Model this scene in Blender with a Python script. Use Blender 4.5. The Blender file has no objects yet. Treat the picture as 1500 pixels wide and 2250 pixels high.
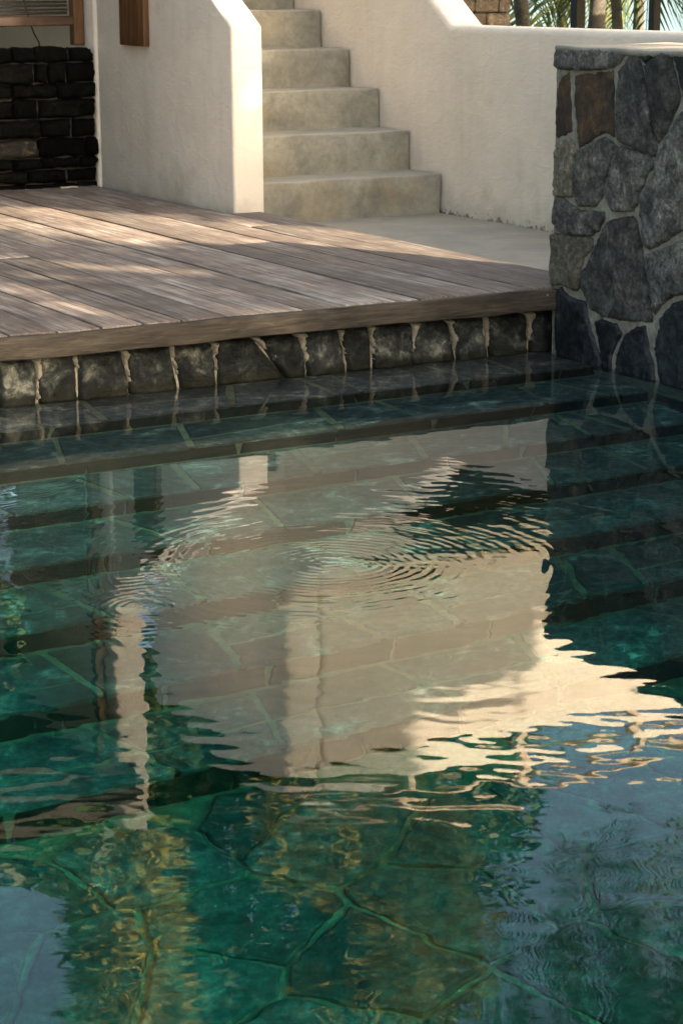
import bpy, bmesh, math, random
import numpy as np
from mathutils import Vector, Matrix, noise, geometry

scene = bpy.context.scene
COL = scene.collection
R = math.radians

# ------------------------------------------------------------------ camera
cam_d = bpy.data.cameras.new("camera")
cam = bpy.data.objects.new("camera", cam_d); COL.objects.link(cam)
CR = Vector((0.8765020, -0.4813623, -0.0058898))
CU = Vector((0.1232155, 0.2124996, 0.9693616))
CF = Vector((0.4653625, 0.8503730, -0.2455676))
M = Matrix((CR, CU, -CF)).transposed().to_4x4()
M.translation = (0, 0, 1.1849)
cam.matrix_world = M
cam_d.sensor_fit = 'VERTICAL'; cam_d.sensor_height = 36.0; cam_d.sensor_width = 24.0
cam_d.lens = 4649.24 / 2250 * 36
cam_d.clip_start = 0.05; cam_d.clip_end = 6000
cam_d.dof.use_dof = True; cam_d.dof.focus_distance = 6.3; cam_d.dof.aperture_fstop = 16
scene.camera = cam

# ------------------------------------------------------------------ sky, sun, exposure
SUN = Vector((0.35, -0.85, 0.42)).normalized()          # towards the sun
elev = math.asin(SUN.z); azim = math.atan2(SUN.x, SUN.y)
world = bpy.data.worlds.new("World"); scene.world = world; world.use_nodes = True
wn = world.node_tree; wn.nodes.clear()
sky = wn.nodes.new("ShaderNodeTexSky"); sky.sky_type = 'NISHITA'; sky.sun_disc = False
sky.sun_elevation = elev; sky.sun_rotation = azim
sky.air_density = 1.0; sky.dust_density = 3.5; sky.ozone_density = 1.0
bg = wn.nodes.new("ShaderNodeBackground"); bg.inputs[1].default_value = 0.122
wo = wn.nodes.new("ShaderNodeOutputWorld")
wn.links.new(sky.outputs[0], bg.inputs[0]); wn.links.new(bg.outputs[0], wo.inputs[0])
sun_d = bpy.data.lights.new("sun", 'SUN'); sun_d.energy = 5.0; sun_d.angle = R(0.53); sun_d.color = (1.0, 0.86, 0.71)
sun = bpy.data.objects.new("sun", sun_d); COL.objects.link(sun)
sun.rotation_euler = SUN.to_track_quat('Z', 'Y').to_euler()
sun.location = SUN * 40
vs = scene.view_settings
vs.view_transform = 'Standard'; vs.look = 'None'; vs.gamma = 1.0; vs.use_curve_mapping = False
vs.exposure = 2.05
vs.use_white_balance = True; vs.white_balance_temperature = 7400; vs.white_balance_tint = 6
cy = scene.cycles
cy.use_denoising = True; cy.max_bounces = 14; cy.transmission_bounces = 10; cy.diffuse_bounces = 5
cy.glossy_bounces = 6; cy.transparent_max_bounces = 8; cy.volume_bounces = 0
cy.caustics_reflective = True; cy.caustics_refractive = True; cy.blur_glossy = 0.3
cy.sample_clamp_indirect = 3.0; cy.denoising_prefilter = 'ACCURATE'; cy.use_guiding = False

# ------------------------------------------------------------------ helpers
def link(name, me, mat=None, parent=None, smooth=False):
    o = bpy.data.objects.new(name, me); COL.objects.link(o)
    if mat is not None and not me.materials: me.materials.append(mat)
    if smooth:
        me.polygons.foreach_set("use_smooth", [True] * len(me.polygons))
    if parent is not None: o.parent = parent
    return o
def tag(o, label=None, cat=None, group=None, kind=None):
    if label: o["label"] = label
    if cat: o["category"] = cat
    if group: o["group"] = group
    if kind: o["kind"] = kind
    return o
def empty(name, label, cat, group=None, loc=(0, 0, 0)):
    o = bpy.data.objects.new(name, None); COL.objects.link(o); o.location = loc
    o.empty_display_size = 0.1
    return tag(o, label, cat, group)
def mesh(name, v, f):
    me = bpy.data.meshes.new(name); me.from_pydata(v, [], f); me.update(); return me
def np_mesh(name, V, F):
    """V (n,3) float, F (m,k) int -> mesh"""
    me = bpy.data.meshes.new(name); n, (m, k) = len(V), F.shape
    me.vertices.add(n); me.vertices.foreach_set("co", np.ascontiguousarray(V, dtype=np.float32).ravel())
    me.loops.add(m * k); me.loops.foreach_set("vertex_index", np.ascontiguousarray(F, dtype=np.int32).ravel())
    me.polygons.add(m); me.polygons.foreach_set("loop_start", np.arange(0, m * k, k, dtype=np.int32))
    me.update(calc_edges=True); return me
def box_bm(bm, x0, x1, y0, y1, z0, z1):
    vs_ = [bm.verts.new(p) for p in ((x0,y0,z0),(x1,y0,z0),(x1,y1,z0),(x0,y1,z0),(x0,y0,z1),(x1,y0,z1),(x1,y1,z1),(x0,y1,z1))]
    for q in ((0,3,2,1),(4,5,6,7),(0,1,5,4),(1,2,6,5),(2,3,7,6),(3,0,4,7)): bm.faces.new([vs_[i] for i in q])
def box_mesh(name, x0, x1, y0, y1, z0, z1, bev=0.0, seg=1):
    bm = bmesh.new(); box_bm(bm, x0, x1, y0, y1, z0, z1)
    if bev: bmesh.ops.bevel(bm, geom=list(bm.edges), offset=bev, segments=seg, affect='EDGES', profile=0.5)
    me = bpy.data.meshes.new(name); bm.to_mesh(me); bm.free(); return me
def box(name, x0, x1, y0, y1, z0, z1, mat, parent=None, bev=0.0, seg=1):
    return link(name, box_mesh(name, x0, x1, y0, y1, z0, z1, bev, seg), mat, parent)
def jbox(name, a, b, mat, parent, bev, div, amp, freq, seed):
    """bevelled box with cut edges and hand-made unevenness"""
    bm = bmesh.new(); box_bm(bm, a[0], b[0], a[1], b[1], a[2], b[2])
    for ax, n in enumerate(div):
        for i in range(1, n):
            c = [0, 0, 0]; c[ax] = a[ax] + (b[ax] - a[ax]) * i / n; nn = [0, 0, 0]; nn[ax] = 1
            bmesh.ops.bisect_plane(bm, geom=list(bm.verts) + list(bm.edges) + list(bm.faces), plane_co=c, plane_no=nn)
    sharp = [e for e in bm.edges if len(e.link_faces) == 2 and e.calc_face_angle(0) > 0.8]
    bmesh.ops.bevel(bm, geom=sharp, offset=bev, segments=2, affect='EDGES', profile=0.5)
    off = Vector((seed * 3.1, seed * 1.7, seed * 0.9))
    for v in bm.verts: v.co += noise.noise_vector(v.co * freq + off) * amp
    me = bpy.data.meshes.new(name); bm.to_mesh(me); bm.free()
    return link(name, me, mat, parent, True)
def extrude_profile(name, prof, x0, x1, mat, parent, bev=0.02, seg=3, axis='X', amp=0.0):
    """prof: list of (y,z), extruded in x; rounded edges"""
    bm = bmesh.new(); n = len(prof)
    A = [bm.verts.new((x0, y, z)) for y, z in prof]; B = [bm.verts.new((x1, y, z)) for y, z in prof]
    bm.faces.new(A); bm.faces.new(list(reversed(B)))
    for i in range(n): bm.faces.new((A[i], B[i], B[(i+1) % n], A[(i+1) % n]))
    bmesh.ops.recalc_face_normals(bm, faces=list(bm.faces))
    bmesh.ops.bevel(bm, geom=list(bm.edges), offset=bev, segments=seg, affect='EDGES', profile=0.5)
    me = bpy.data.meshes.new(name); bm.to_mesh(me); bm.free()
    o = link(name, me, mat, parent, True)
    return o
def tube(name, pts, radii, mat, parent=None, n=8):
    V, F = [], []
    pts = [Vector(p) for p in pts]
    for i, p in enumerate(pts):
        t = (pts[min(i+1, len(pts)-1)] - pts[max(i-1, 0)]).normalized()
        a = t.cross(Vector((0.3, 0.2, 1)) if abs(t.z) < 0.9 else Vector((1, 0, 0))).normalized(); b = t.cross(a)
        for k in range(n):
            an = 2 * math.pi * k / n
            V.append(p + (a * math.cos(an) + b * math.sin(an)) * radii[i])
    for i in range(len(pts)-1):
        for k in range(n):
            F.append((i*n+k, i*n+(k+1) % n, (i+1)*n+(k+1) % n, (i+1)*n+k))
    F.append(tuple(range(n-1, -1, -1))); F.append(tuple(range((len(pts)-1)*n, len(pts)*n)))
    return link(name, mesh(name, V, F), mat, parent, True)

# ------------------------------------------------------------------ materials
def mat_new(name):
    m = bpy.data.materials.new(name); m.use_nodes = True
    nt = m.node_tree; nt.nodes.clear()
    out = nt.nodes.new("ShaderNodeOutputMaterial"); b = nt.nodes.new("ShaderNodeBsdfPrincipled")
    nt.links.new(b.outputs[0], out.inputs[0]); return m, nt, b
def ramp(nt, fac, stops):
    r = nt.nodes.new("ShaderNodeValToRGB"); e = r.color_ramp.elements
    while len(e) < len(stops): e.new(0.5)
    for i, (p, c) in enumerate(stops):
        e[i].position = p; e[i].color = (*c, 1) if len(c) == 3 else c
    nt.links.new(fac, r.inputs[0]); return r.outputs[0]
def coords(nt, scale=(1, 1, 1), shift=True):
    tc = nt.nodes.new("ShaderNodeTexCoord"); mp = nt.nodes.new("ShaderNodeMapping")
    mp.inputs['Scale'].default_value = scale
    if shift:
        oi = nt.nodes.new("ShaderNodeObjectInfo"); mm = nt.nodes.new("ShaderNodeVectorMath"); mm.operation = 'MULTIPLY'
        mm.inputs[1].default_value = (37, 53, 71)
        nt.links.new(oi.outputs['Random'], mm.inputs[0]); nt.links.new(mm.outputs[0], mp.inputs['Location'])
    nt.links.new(tc.outputs['Object'], mp.inputs[0]); return mp.outputs[0]
def tex(nt, vec, scale, detail=6, rough=0.6, dist=0.0, out=0):
    n = nt.nodes.new("ShaderNodeTexNoise"); n.inputs['Scale'].default_value = scale
    n.inputs['Detail'].default_value = detail; n.inputs['Roughness'].default_value = rough
    n.inputs['Distortion'].default_value = dist
    nt.links.new(vec, n.inputs['Vector']); return n.outputs[out]
def mix(nt, a, b, fac, mode='MIX'):
    n = nt.nodes.new("ShaderNodeMix"); n.data_type = 'RGBA'; n.blend_type = mode; n.clamp_factor = True
    for s, v in ((n.inputs[0], fac), (n.inputs[6], a), (n.inputs[7], b)):
        if isinstance(v, (int, float)): s.default_value = v
        elif isinstance(v, tuple): s.default_value = (*v, 1)
        else: nt.links.new(v, s)
    return n.outputs[2]
def mathn(nt, op, a, b=None, clamp=False):
    n = nt.nodes.new("ShaderNodeMath"); n.operation = op; n.use_clamp = clamp
    for s, v in ((n.inputs[0], a), (n.inputs[1], b)):
        if v is None: continue
        if isinstance(v, (int, float)): s.default_value = v
        else: nt.links.new(v, s)
    return n.outputs[0]
def bump(nt, b, h, strength, dist):
    n = nt.nodes.new("ShaderNodeBump"); n.inputs['Strength'].default_value = strength; n.inputs['Distance'].default_value = dist
    nt.links.new(h, n.inputs['Height']); nt.links.new(n.outputs[0], b.inputs['Normal'])
def objrand(nt): 
    return nt.nodes.new("ShaderNodeObjectInfo").outputs['Random']
def maprange(nt, v, a, b, c, d):
    n = nt.nodes.new("ShaderNodeMapRange"); n.inputs[1].default_value = a; n.inputs[2].default_value = b
    n.inputs[3].default_value = c; n.inputs[4].default_value = d; nt.links.new(v, n.inputs[0]); return n.outputs[0]

def stone_mat(name, stops, scale=9, rough=0.75, bumpd=0.006, vary=0.5, veins=None, fine=60, wet=None):
    m, nt, b = mat_new(name); v = coords(nt)
    n1 = tex(nt, v, scale, 8, 0.65, 0.6); c = ramp(nt, n1, stops)
    n2 = tex(nt, v, scale * 0.35, 3); c = mix(nt, c, ramp(nt, n2, [(0.3, (0.45, 0.45, 0.47)), (0.7, (1.15, 1.12, 1.05))]), 0.75, 'MULTIPLY')
    n4 = tex(nt, v, scale * 4.5, 7, 0.75); c = mix(nt, c, ramp(nt, n4, [(0.34, (0.28, 0.28, 0.29)), (0.5, (0.9, 0.9, 0.9)), (0.64, (2.0, 1.97, 1.88))]), 0.8, 'MULTIPLY')
    n7 = tex(nt, v, scale * 0.9, 5, 0.55, 1.2); a7 = mathn(nt, 'ABSOLUTE', mathn(nt, 'SUBTRACT', n7, 0.47)); crack = maprange(nt, a7, 0.0, 0.010, 1.0, 0.0)
    c = mix(nt, c, (0.012, 0.011, 0.010), mathn(nt, 'MULTIPLY', crack, maprange(nt, n2, 0.45, 0.6, 0.0, 0.75)))
    r = objrand(nt); k = maprange(nt, r, 0, 1, 1 - vary, 1 + vary)
    g = nt.nodes.new("ShaderNodeCombineColor")
    for i in range(3): nt.links.new(k, g.inputs[i])
    c = mix(nt, c, g.outputs[0], 1.0, 'MULTIPLY')
    if veins:
        w = tex(nt, v, scale * 0.8, 4, 0.5, 1.5)
        a = mathn(nt, 'ABSOLUTE', mathn(nt, 'SUBTRACT', w, 0.5))
        mk = maprange(nt, a, 0.0, 0.014, 0.6, 0.0)
        c = mix(nt, c, veins, mk)
    if wet:
        tc = nt.nodes.new('ShaderNodeTexCoord'); sp = nt.nodes.new('ShaderNodeSeparateXYZ'); nt.links.new(tc.outputs['Object'], sp.inputs[0])
        lv = mathn(nt, 'ADD', sp.outputs[2], mathn(nt, 'MULTIPLY', mathn(nt, 'SUBTRACT', tex(nt, v, 12, 5, 0.6), 0.5), 0.06))
        wm = maprange(nt, lv, 0.012, 0.034, 1.0, 0.0); c = mix(nt, c, wet, mathn(nt, 'MULTIPLY', wm, 0.9))
    nt.links.new(c, b.inputs['Base Color'])
    b.inputs['Roughness'].default_value = rough
    nf = tex(nt, v, fine, 8, 0.7); h = mathn(nt, 'ADD', mathn(nt, 'MULTIPLY', nf, 0.6), mathn(nt, 'ADD', n1, mathn(nt, 'MULTIPLY', n4, 0.7))); h = mathn(nt, 'SUBTRACT', h, mathn(nt, 'MULTIPLY', crack, 0.25))
    bump(nt, b, h, 0.9, bumpd)
    return m
GREY = [(0.30, (0.028, 0.027, 0.025)), (0.44, (0.088, 0.085, 0.080)), (0.56, (0.165, 0.160, 0.150)), (0.70, (0.31, 0.30, 0.27))]
m_stone = stone_mat("grey stone", GREY, 16, fine=90, bumpd=0.014)
m_stone_dark = stone_mat("dark wet stone", [(0.25, (0.008, 0.011, 0.014)), (0.55, (0.022, 0.028, 0.034)), (0.8, (0.06, 0.065, 0.068))], 10, 0.45, 0.004, 0.35)
m_stone_brown = stone_mat("brown stone", [(0.25, (0.018, 0.012, 0.009)), (0.5, (0.05, 0.030, 0.018)), (0.72, (0.14, 0.075, 0.025)), (0.85, (0.16, 0.12, 0.08))], 8, 0.7, 0.004, 0.3)
m_stone_tan = stone_mat("tan grey stone", [(0.25, (0.07, 0.062, 0.05)), (0.5, (0.17, 0.15, 0.115)), (0.75, (0.28, 0.25, 0.195))], 12, 0.8, 0.006, 0.25)
m_edge = stone_mat("pool edge stone", [(0.32, (0.006, 0.0075, 0.0085)), (0.47, (0.020, 0.0245, 0.026)), (0.55, (0.050, 0.057, 0.056)), (0.62, (0.135, 0.14, 0.128)), (0.78, (0.20, 0.19, 0.155))], 13, 0.6, 0.006, 0.45, fine=90, wet=(0.010, 0.011, 0.006))  # stone tones also lowered to stand for weak fill light; wet band is separate
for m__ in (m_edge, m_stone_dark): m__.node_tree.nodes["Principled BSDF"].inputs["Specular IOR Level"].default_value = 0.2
m_slate = stone_mat("green slate", [(0.25, (0.030, 0.036, 0.040)), (0.48, (0.064, 0.072, 0.076)), (0.58, (0.105, 0.115, 0.114)), (0.64, (0.27, 0.275, 0.25)), (0.82, (0.42, 0.42, 0.37))], 8, 0.6, 0.002, 0.35)
m_riser = stone_mat("dark riser stone", [(0.25, (0.004, 0.004, 0.0035)), (0.55, (0.009, 0.009, 0.008)), (0.8, (0.018, 0.017, 0.014))], 7, 0.7, 0.003, 0.3)  # dark stone, lowered further to stand for weak fill light on the risers
m_floor = stone_mat("pool floor slate", [(0.25, (0.026, 0.035, 0.038)), (0.5, (0.068, 0.080, 0.080)), (0.8, (0.16, 0.17, 0.155))], 5, 0.7, 0.002, 0.5)
def mortar_mat(name, c0, c1, sc=35, bd=0.006):
    m, nt, b = mat_new(name); v = coords(nt)
    n = tex(nt, v, sc, 8, 0.7); c = ramp(nt, n, [(0.3, c0), (0.7, c1)])
    n2 = tex(nt, v, 4, 3); c = mix(nt, c, ramp(nt, n2, [(0.35, (0.6, 0.58, 0.52)), (0.65, (1.1, 1.08, 1.05))]), 0.8, 'MULTIPLY')
    nt.links.new(c, b.inputs['Base Color']); b.inputs['Roughness'].default_value = 0.9
    bump(nt, b, n, 1.0, bd); return m
m_mortar = mortar_mat("grey mortar", (0.15, 0.14, 0.118), (0.37, 0.35, 0.30))
m_mortar_tan = mortar_mat("tan mortar", (0.17, 0.155, 0.13), (0.40, 0.37, 0.315))
m_grout = mortar_mat("pale pool grout", (0.10, 0.098, 0.070), (0.24, 0.23, 0.165), 30, 0.003)

def plaster_mat(name, col, mould_z=None, warm=0.0):
    m, nt, b = mat_new(name); v = coords(nt, shift=False)
    n = tex(nt, v, 1.6, 5, 0.6); n2 = tex(nt, v, 9, 6, 0.6)
    c = ramp(nt, n, [(0.3, tuple(x * 0.88 for x in col)), (0.7, tuple(min(1, x * 1.06) for x in col))])
    c = mix(nt, c, ramp(nt, n2, [(0.35, (0.93, 0.92, 0.90)), (0.6, (1, 1, 1))]), 0.6, 'MULTIPLY')
    # faint vertical drip marks
    tc = nt.nodes.new("ShaderNodeTexCoord"); mp = nt.nodes.new("ShaderNodeMapping"); mp.inputs['Scale'].default_value = (14, 14, 0.9)
    nt.links.new(tc.outputs['Object'], mp.inputs[0])
    d = tex(nt, mp.outputs[0], 1.0, 4, 0.6)
    c = mix(nt, c, ramp(nt, d, [(0.30, (0.86, 0.84, 0.80)), (0.45, (1, 1, 1))]), 0.35, 'MULTIPLY')
    if mould_z is not None:
        sp = nt.nodes.new("ShaderNodeSeparateXYZ"); nt.links.new(tc.outputs['Object'], sp.inputs[0])
        hgt = maprange(nt, sp.outputs[2], mould_z, mould_z + 0.075, 1.0, 0.0)
        nn = tex(nt, v, 26, 6, 0.75)
        mk = maprange(nt, mathn(nt, 'ADD', nn, mathn(nt, 'MULTIPLY', hgt, 0.34)), 0.80, 0.88, 0.0, 0.85)
        c = mix(nt, c, (0.10, 0.085, 0.06), mk)
        st = maprange(nt, mathn(nt, 'ADD', tex(nt, v, 5, 4), mathn(nt, 'MULTIPLY', maprange(nt, sp.outputs[2], mould_z, mould_z + 0.3, 1.0, 0.0), 0.3)), 0.62, 0.95, 0.0, 0.5)
        c = mix(nt, c, (0.36, 0.30, 0.22), st)
    nk = tex(nt, v, 1.9, 6, 0.6, 0.8); ak = mathn(nt, 'ABSOLUTE', mathn(nt, 'SUBTRACT', nk, 0.5))
    c = mix(nt, c, (0.30, 0.26, 0.21), mathn(nt, 'MULTIPLY', maprange(nt, ak, 0.0, 0.0016, 0.5, 0.0), maprange(nt, n2, 0.5, 0.62, 0.0, 1.0)))
    sk = tex(nt, v, 38, 4, 0.7); c = mix(nt, c, (0.33, 0.28, 0.22), maprange(nt, sk, 0.70, 0.76, 0.0, 0.45))
    nt.links.new(c, b.inputs['Base Color']); b.inputs['Roughness'].default_value = 0.85
    h = tex(nt, v, 90, 4, 0.6); h = mathn(nt, 'ADD', mathn(nt, 'MULTIPLY', h, 0.35), mathn(nt, 'MULTIPLY', n2, 1.3))
    n6 = tex(nt, coords(nt, (1, 1, 2.2), False), 14, 4, 0.5, 1.2); h = mathn(nt, 'ADD', h, mathn(nt, 'MULTIPLY', n6, 0.9))
    bump(nt, b, h, 0.6, 0.006); return m
m_plaster = plaster_mat("cream plaster", (0.76, 0.685, 0.59), 0.152)
m_plaster_l = plaster_mat("cream plaster of parapet", (0.74, 0.665, 0.585), 0.16)
m_plaster_v = plaster_mat("villa plaster", (0.84, 0.76, 0.66))
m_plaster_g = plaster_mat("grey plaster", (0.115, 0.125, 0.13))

def concrete_mat(name, c0, c1, rust):
    m, nt, b = mat_new(name); v = coords(nt)
    n = tex(nt, v, 5, 8, 0.65, 0.4); c = ramp(nt, n, [(0.28, c0), (0.5, tuple((p+q)/2 for p, q in zip(c0, c1))), (0.75, c1)])
    n3 = tex(nt, v, 2.6, 4, 0.6, 0.5); c = mix(nt, c, rust, maprange(nt, n3, 0.50, 0.72, 0.0, 0.7))
    n4 = tex(nt, v, 40, 5, 0.7); c = mix(nt, c, ramp(nt, n4, [(0.35, (0.78, 0.77, 0.75)), (0.65, (1.06, 1.06, 1.05))]), 0.7, 'MULTIPLY')
    n5 = tex(nt, v, 7, 3, 0.5, 2.0); a = mathn(nt, 'ABSOLUTE', mathn(nt, 'SUBTRACT', n5, 0.5))
    c = mix(nt, c, (0.12, 0.10, 0.075), maprange(nt, a, 0.0, 0.007, 0.22, 0.0))
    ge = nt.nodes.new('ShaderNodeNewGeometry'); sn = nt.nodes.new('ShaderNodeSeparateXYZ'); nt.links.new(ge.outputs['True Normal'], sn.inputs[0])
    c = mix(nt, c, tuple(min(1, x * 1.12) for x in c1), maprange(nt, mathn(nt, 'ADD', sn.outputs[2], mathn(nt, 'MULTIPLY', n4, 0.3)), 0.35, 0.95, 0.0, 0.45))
    nt.links.new(c, b.inputs['Base Color']); b.inputs['Roughness'].default_value = 0.8
    bump(nt, b, mathn(nt, 'ADD', n, mathn(nt, 'MULTIPLY', n4, 0.3)), 0.6, 0.006); return m
m_concrete = concrete_mat("stained concrete", (0.135, 0.130, 0.108), (0.37, 0.345, 0.28), (0.29, 0.20, 0.10))
m_pad = concrete_mat("concrete paving", (0.135, 0.135, 0.12), (0.38, 0.345, 0.28), (0.33, 0.235, 0.135))

def wood_mat(name, cols, stretch, pale=(0.55, 0.50, 0.43), pale_amt=0.6, vary=0.25, rough=0.75, bd=0.002):
    m, nt, b = mat_new(name)
    v = coords(nt, stretch); vi = coords(nt, (1, 1, 1))
    n = tex(nt, v, 1.0, 8, 0.65, 0.8); c = ramp(nt, n, cols)
    n2 = tex(nt, coords(nt, tuple(s * 0.35 for s in stretch)), 1.0, 5, 0.6)
    n3 = tex(nt, vi, 3.0, 6, 0.65)
    pm = mathn(nt, 'MULTIPLY', maprange(nt, n2, 0.45, 0.7, 0, 1), maprange(nt, n3, 0.42, 0.62, 0.1, 1))
    c = mix(nt, c, pale, mathn(nt, 'MULTIPLY', pm, pale_amt))
    n4 = tex(nt, vi, 5.0, 5, 0.6, 1.0)
    c = mix(nt, c, ramp(nt, n4, [(0.3, (0.55, 0.48, 0.45)), (0.6, (1.05, 1.02, 1.0))]), 0.6, 'MULTIPLY')
    k = maprange(nt, objrand(nt), 0, 1, 1 - vary, 1 + vary)
    g = nt.nodes.new("ShaderNodeCombineColor")
    for i in range(3): nt.links.new(k, g.inputs[i])
    c = mix(nt, c, g.outputs[0], 1.0, 'MULTIPLY')
    nt.links.new(c, b.inputs['Base Color']); b.inputs['Roughness'].default_value = rough
    bump(nt, b, mathn(nt, 'ADD', n, mathn(nt, 'MULTIPLY', n3, 0.4)), 0.7, bd); return m
DECKC = [(0.27, (0.052, 0.036, 0.029)), (0.43, (0.130, 0.098, 0.080)), (0.56, (0.205, 0.165, 0.140)), (0.72, (0.35, 0.305, 0.265))]
m_deck = wood_mat("weathered deck timber", DECKC, (130, 5.0, 130), (0.50, 0.46, 0.41), 0.8, 0.28)
m_fascia = wood_mat("weathered fascia timber", [(0.32, (0.006, 0.0045, 0.003)), (0.46, (0.026, 0.020, 0.015)), (0.60, (0.056, 0.044, 0.033)), (0.75, (0.115, 0.092, 0.068))], (7, 80, 80), (0.15, 0.125, 0.095), 0.5, 0.1)
m_joist = wood_mat("dark joist timber", [(0.3, (0.012, 0.010, 0.008)), (0.7, (0.03, 0.024, 0.018))], (4, 60, 60), (0.03, 0.025, 0.02), 0.1)
m_oil = wood_mat("oiled brown timber", [(0.25, (0.045, 0.016, 0.005)), (0.5, (0.105, 0.043, 0.012)), (0.75, (0.19, 0.085, 0.025))], (30, 30, 3), (0.18, 0.09, 0.035), 0.3, 0.15, 0.5)
m_oil_h = wood_mat("oiled brown timber beam", [(0.25, (0.018, 0.007, 0.003)), (0.5, (0.045, 0.017, 0.006)), (0.75, (0.11, 0.048, 0.018))], (3, 30, 30), (0.2, 0.1, 0.05), 0.2, 0.15, 0.5)
m_slat = wood_mat("dark slats", [(0.25, (0.002, 0.0015, 0.001)), (0.55, (0.008, 0.005, 0.0035)), (0.8, (0.04, 0.024, 0.012))], (3, 40, 40), (0.07, 0.04, 0.02), 0.3, 0.3)
m_dkpost = wood_mat("black stained post", [(0.3, (0.006, 0.006, 0.007)), (0.7, (0.016, 0.015, 0.015))], (30, 30, 3), (0.02, 0.02, 0.02), 0.1)
m_roofw = wood_mat("dark roof shingle", [(0.3, (0.018, 0.016, 0.013)), (0.7, (0.06, 0.05, 0.038))], (12, 12, 12), (0.09, 0.08, 0.06), 0.3)
m_brick = stone_mat("brown block", [(0.25, (0.06, 0.046, 0.038)), (0.5, (0.105, 0.082, 0.068)), (0.75, (0.16, 0.13, 0.11))], 14, 0.85, 0.008, 0.2)
m_black = stone_mat("shade-dark stained stone", [(0.3, (0.0015, 0.0013, 0.001)), (0.60, (0.004, 0.0036, 0.003)), (0.72, (0.014, 0.011, 0.007)), (0.82, (0.08, 0.06, 0.03))], 16, 0.8, 0.01, 0.5)  # stained dark stone, with its deep shade also put into the colour
m_black.node_tree.nodes["Principled BSDF"].inputs["Specular IOR Level"].default_value = 0.08
m_blacktan = stone_mat("worn tan stone", [(0.35, (0.004, 0.003, 0.002)), (0.52, (0.012, 0.009, 0.005)), (0.66, (0.09, 0.067, 0.04))], 18, 0.8, 0.01, 0.3)
m_rail, nt_, b_ = mat_new("pale rail"); b_.inputs['Base Color'].default_value = (0.55, 0.42, 0.30, 1); b_.inputs['Roughness'].default_value = 0.6
m_cable, nt_, b_ = mat_new("black rubber"); b_.inputs['Base Color'].default_value = (0.01, 0.01, 0.01, 1); b_.inputs['Roughness'].default_value = 0.5

def leaf_mat(name, c0, c1, c2, trans=0.35):
    m, nt, b = mat_new(name); out = [n for n in nt.nodes if n.type == 'OUTPUT_MATERIAL'][0]
    g = nt.nodes.new("ShaderNodeNewGeometry"); v = coords(nt)
    n = tex(nt, v, 0.7, 3); f = mathn(nt, 'ADD', mathn(nt, 'MULTIPLY', g.outputs['Random Per Island'], 0.7), mathn(nt, 'MULTIPLY', n, 0.4))
    c = ramp(nt, f, [(0.2, c0), (0.5, c1), (0.85, c2)])
    nt.links.new(c, b.inputs['Base Color']); b.inputs['Roughness'].default_value = 0.5
    t = nt.nodes.new("ShaderNodeBsdfTranslucent"); nt.links.new(c, t.inputs[0])
    mx = nt.nodes.new("ShaderNodeMixShader"); mx.inputs[0].default_value = trans
    nt.links.new(b.outputs[0], mx.inputs[1]); nt.links.new(t.outputs[0], mx.inputs[2]); nt.links.new(mx.outputs[0], out.inputs[0])
    return m
m_leaf = leaf_mat("dark green leaves", (0.015, 0.04, 0.014), (0.035, 0.075, 0.022), (0.07, 0.12, 0.035), 0.2)
m_leaf_y = leaf_mat("yellow green leaves", (0.18, 0.18, 0.03), (0.36, 0.31, 0.06), (0.52, 0.42, 0.10))
m_palm = leaf_mat("palm leaflets", (0.03, 0.06, 0.015), (0.075, 0.11, 0.03), (0.16, 0.17, 0.05))
m_palm_dk = leaf_mat("deep green palm leaflets", (0.02, 0.045, 0.018), (0.04, 0.08, 0.028), (0.08, 0.12, 0.04), 0.25)
m_bark = stone_mat("bark", [(0.3, (0.06, 0.05, 0.04)), (0.7, (0.20, 0.17, 0.13))], 14, 0.9, 0.01, 0.2)
m_palmbark = stone_mat("palm bark", [(0.3, (0.05, 0.046, 0.038)), (0.7, (0.15, 0.137, 0.115))], 18, 0.9, 0.01, 0.2)

# ground and sea
m_ground, nt, b = mat_new("lawn"); v = coords(nt, shift=False)
nt.links.new(ramp(nt, tex(nt, v, 2.5, 8, 0.7), [(0.3, (0.03, 0.05, 0.018)), (0.5, (0.06, 0.085, 0.03)), (0.75, (0.12, 0.11, 0.06))]), b.inputs['Base Color'])
b.inputs['Roughness'].default_value = 0.9
m_sea, nt, b = mat_new("sea"); b.inputs['Base Color'].default_value = (0.16, 0.25, 0.25, 1); b.inputs['Roughness'].default_value = 0.25
v = coords(nt, shift=False); bump(nt, b, tex(nt, v, 0.4, 4), 0.3, 0.3)
# pool water: clear, refracting, absorbing red light with depth
m_water = bpy.data.materials.new("pool water"); m_water.use_nodes = True; nt = m_water.node_tree; nt.nodes.clear()
out = nt.nodes.new("ShaderNodeOutputMaterial"); gl = nt.nodes.new("ShaderNodeBsdfGlass")
gl.inputs['Roughness'].default_value = 0.0; gl.inputs['IOR'].default_value = 1.333
va = nt.nodes.new("ShaderNodeVolumeAbsorption"); va.inputs['Color'].default_value = (0.13, 0.83, 0.81, 1); va.inputs['Density'].default_value = 1.5
nt.links.new(gl.outputs[0], out.inputs['Surface']); nt.links.new(va.outputs[0], out.inputs['Volume'])

# ------------------------------------------------------------------ dimensions (metres, water level z = 0)
ZD, ZC = 0.213, 0.152                  # deck top, concrete paving top
Y0, YW = 5.605, 5.675                  # deck front edge, face of the stones under it
XS = 3.842                             # face of the dry stone wall
XW = 4.985                             # inner face of the stair wall
XP0, XP1, YP = 3.935, 4.080, 8.119     # parapet faces and its end
YS, RUN, RISE = 8.149, 0.2797, 0.175   # stair
TF1, TRUN, TD1, TRISE = 5.3647, 0.2894, 0.0302, 0.1485   # pool steps
ZF = -TD1 - 7 * TRISE                  # pool floor

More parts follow.
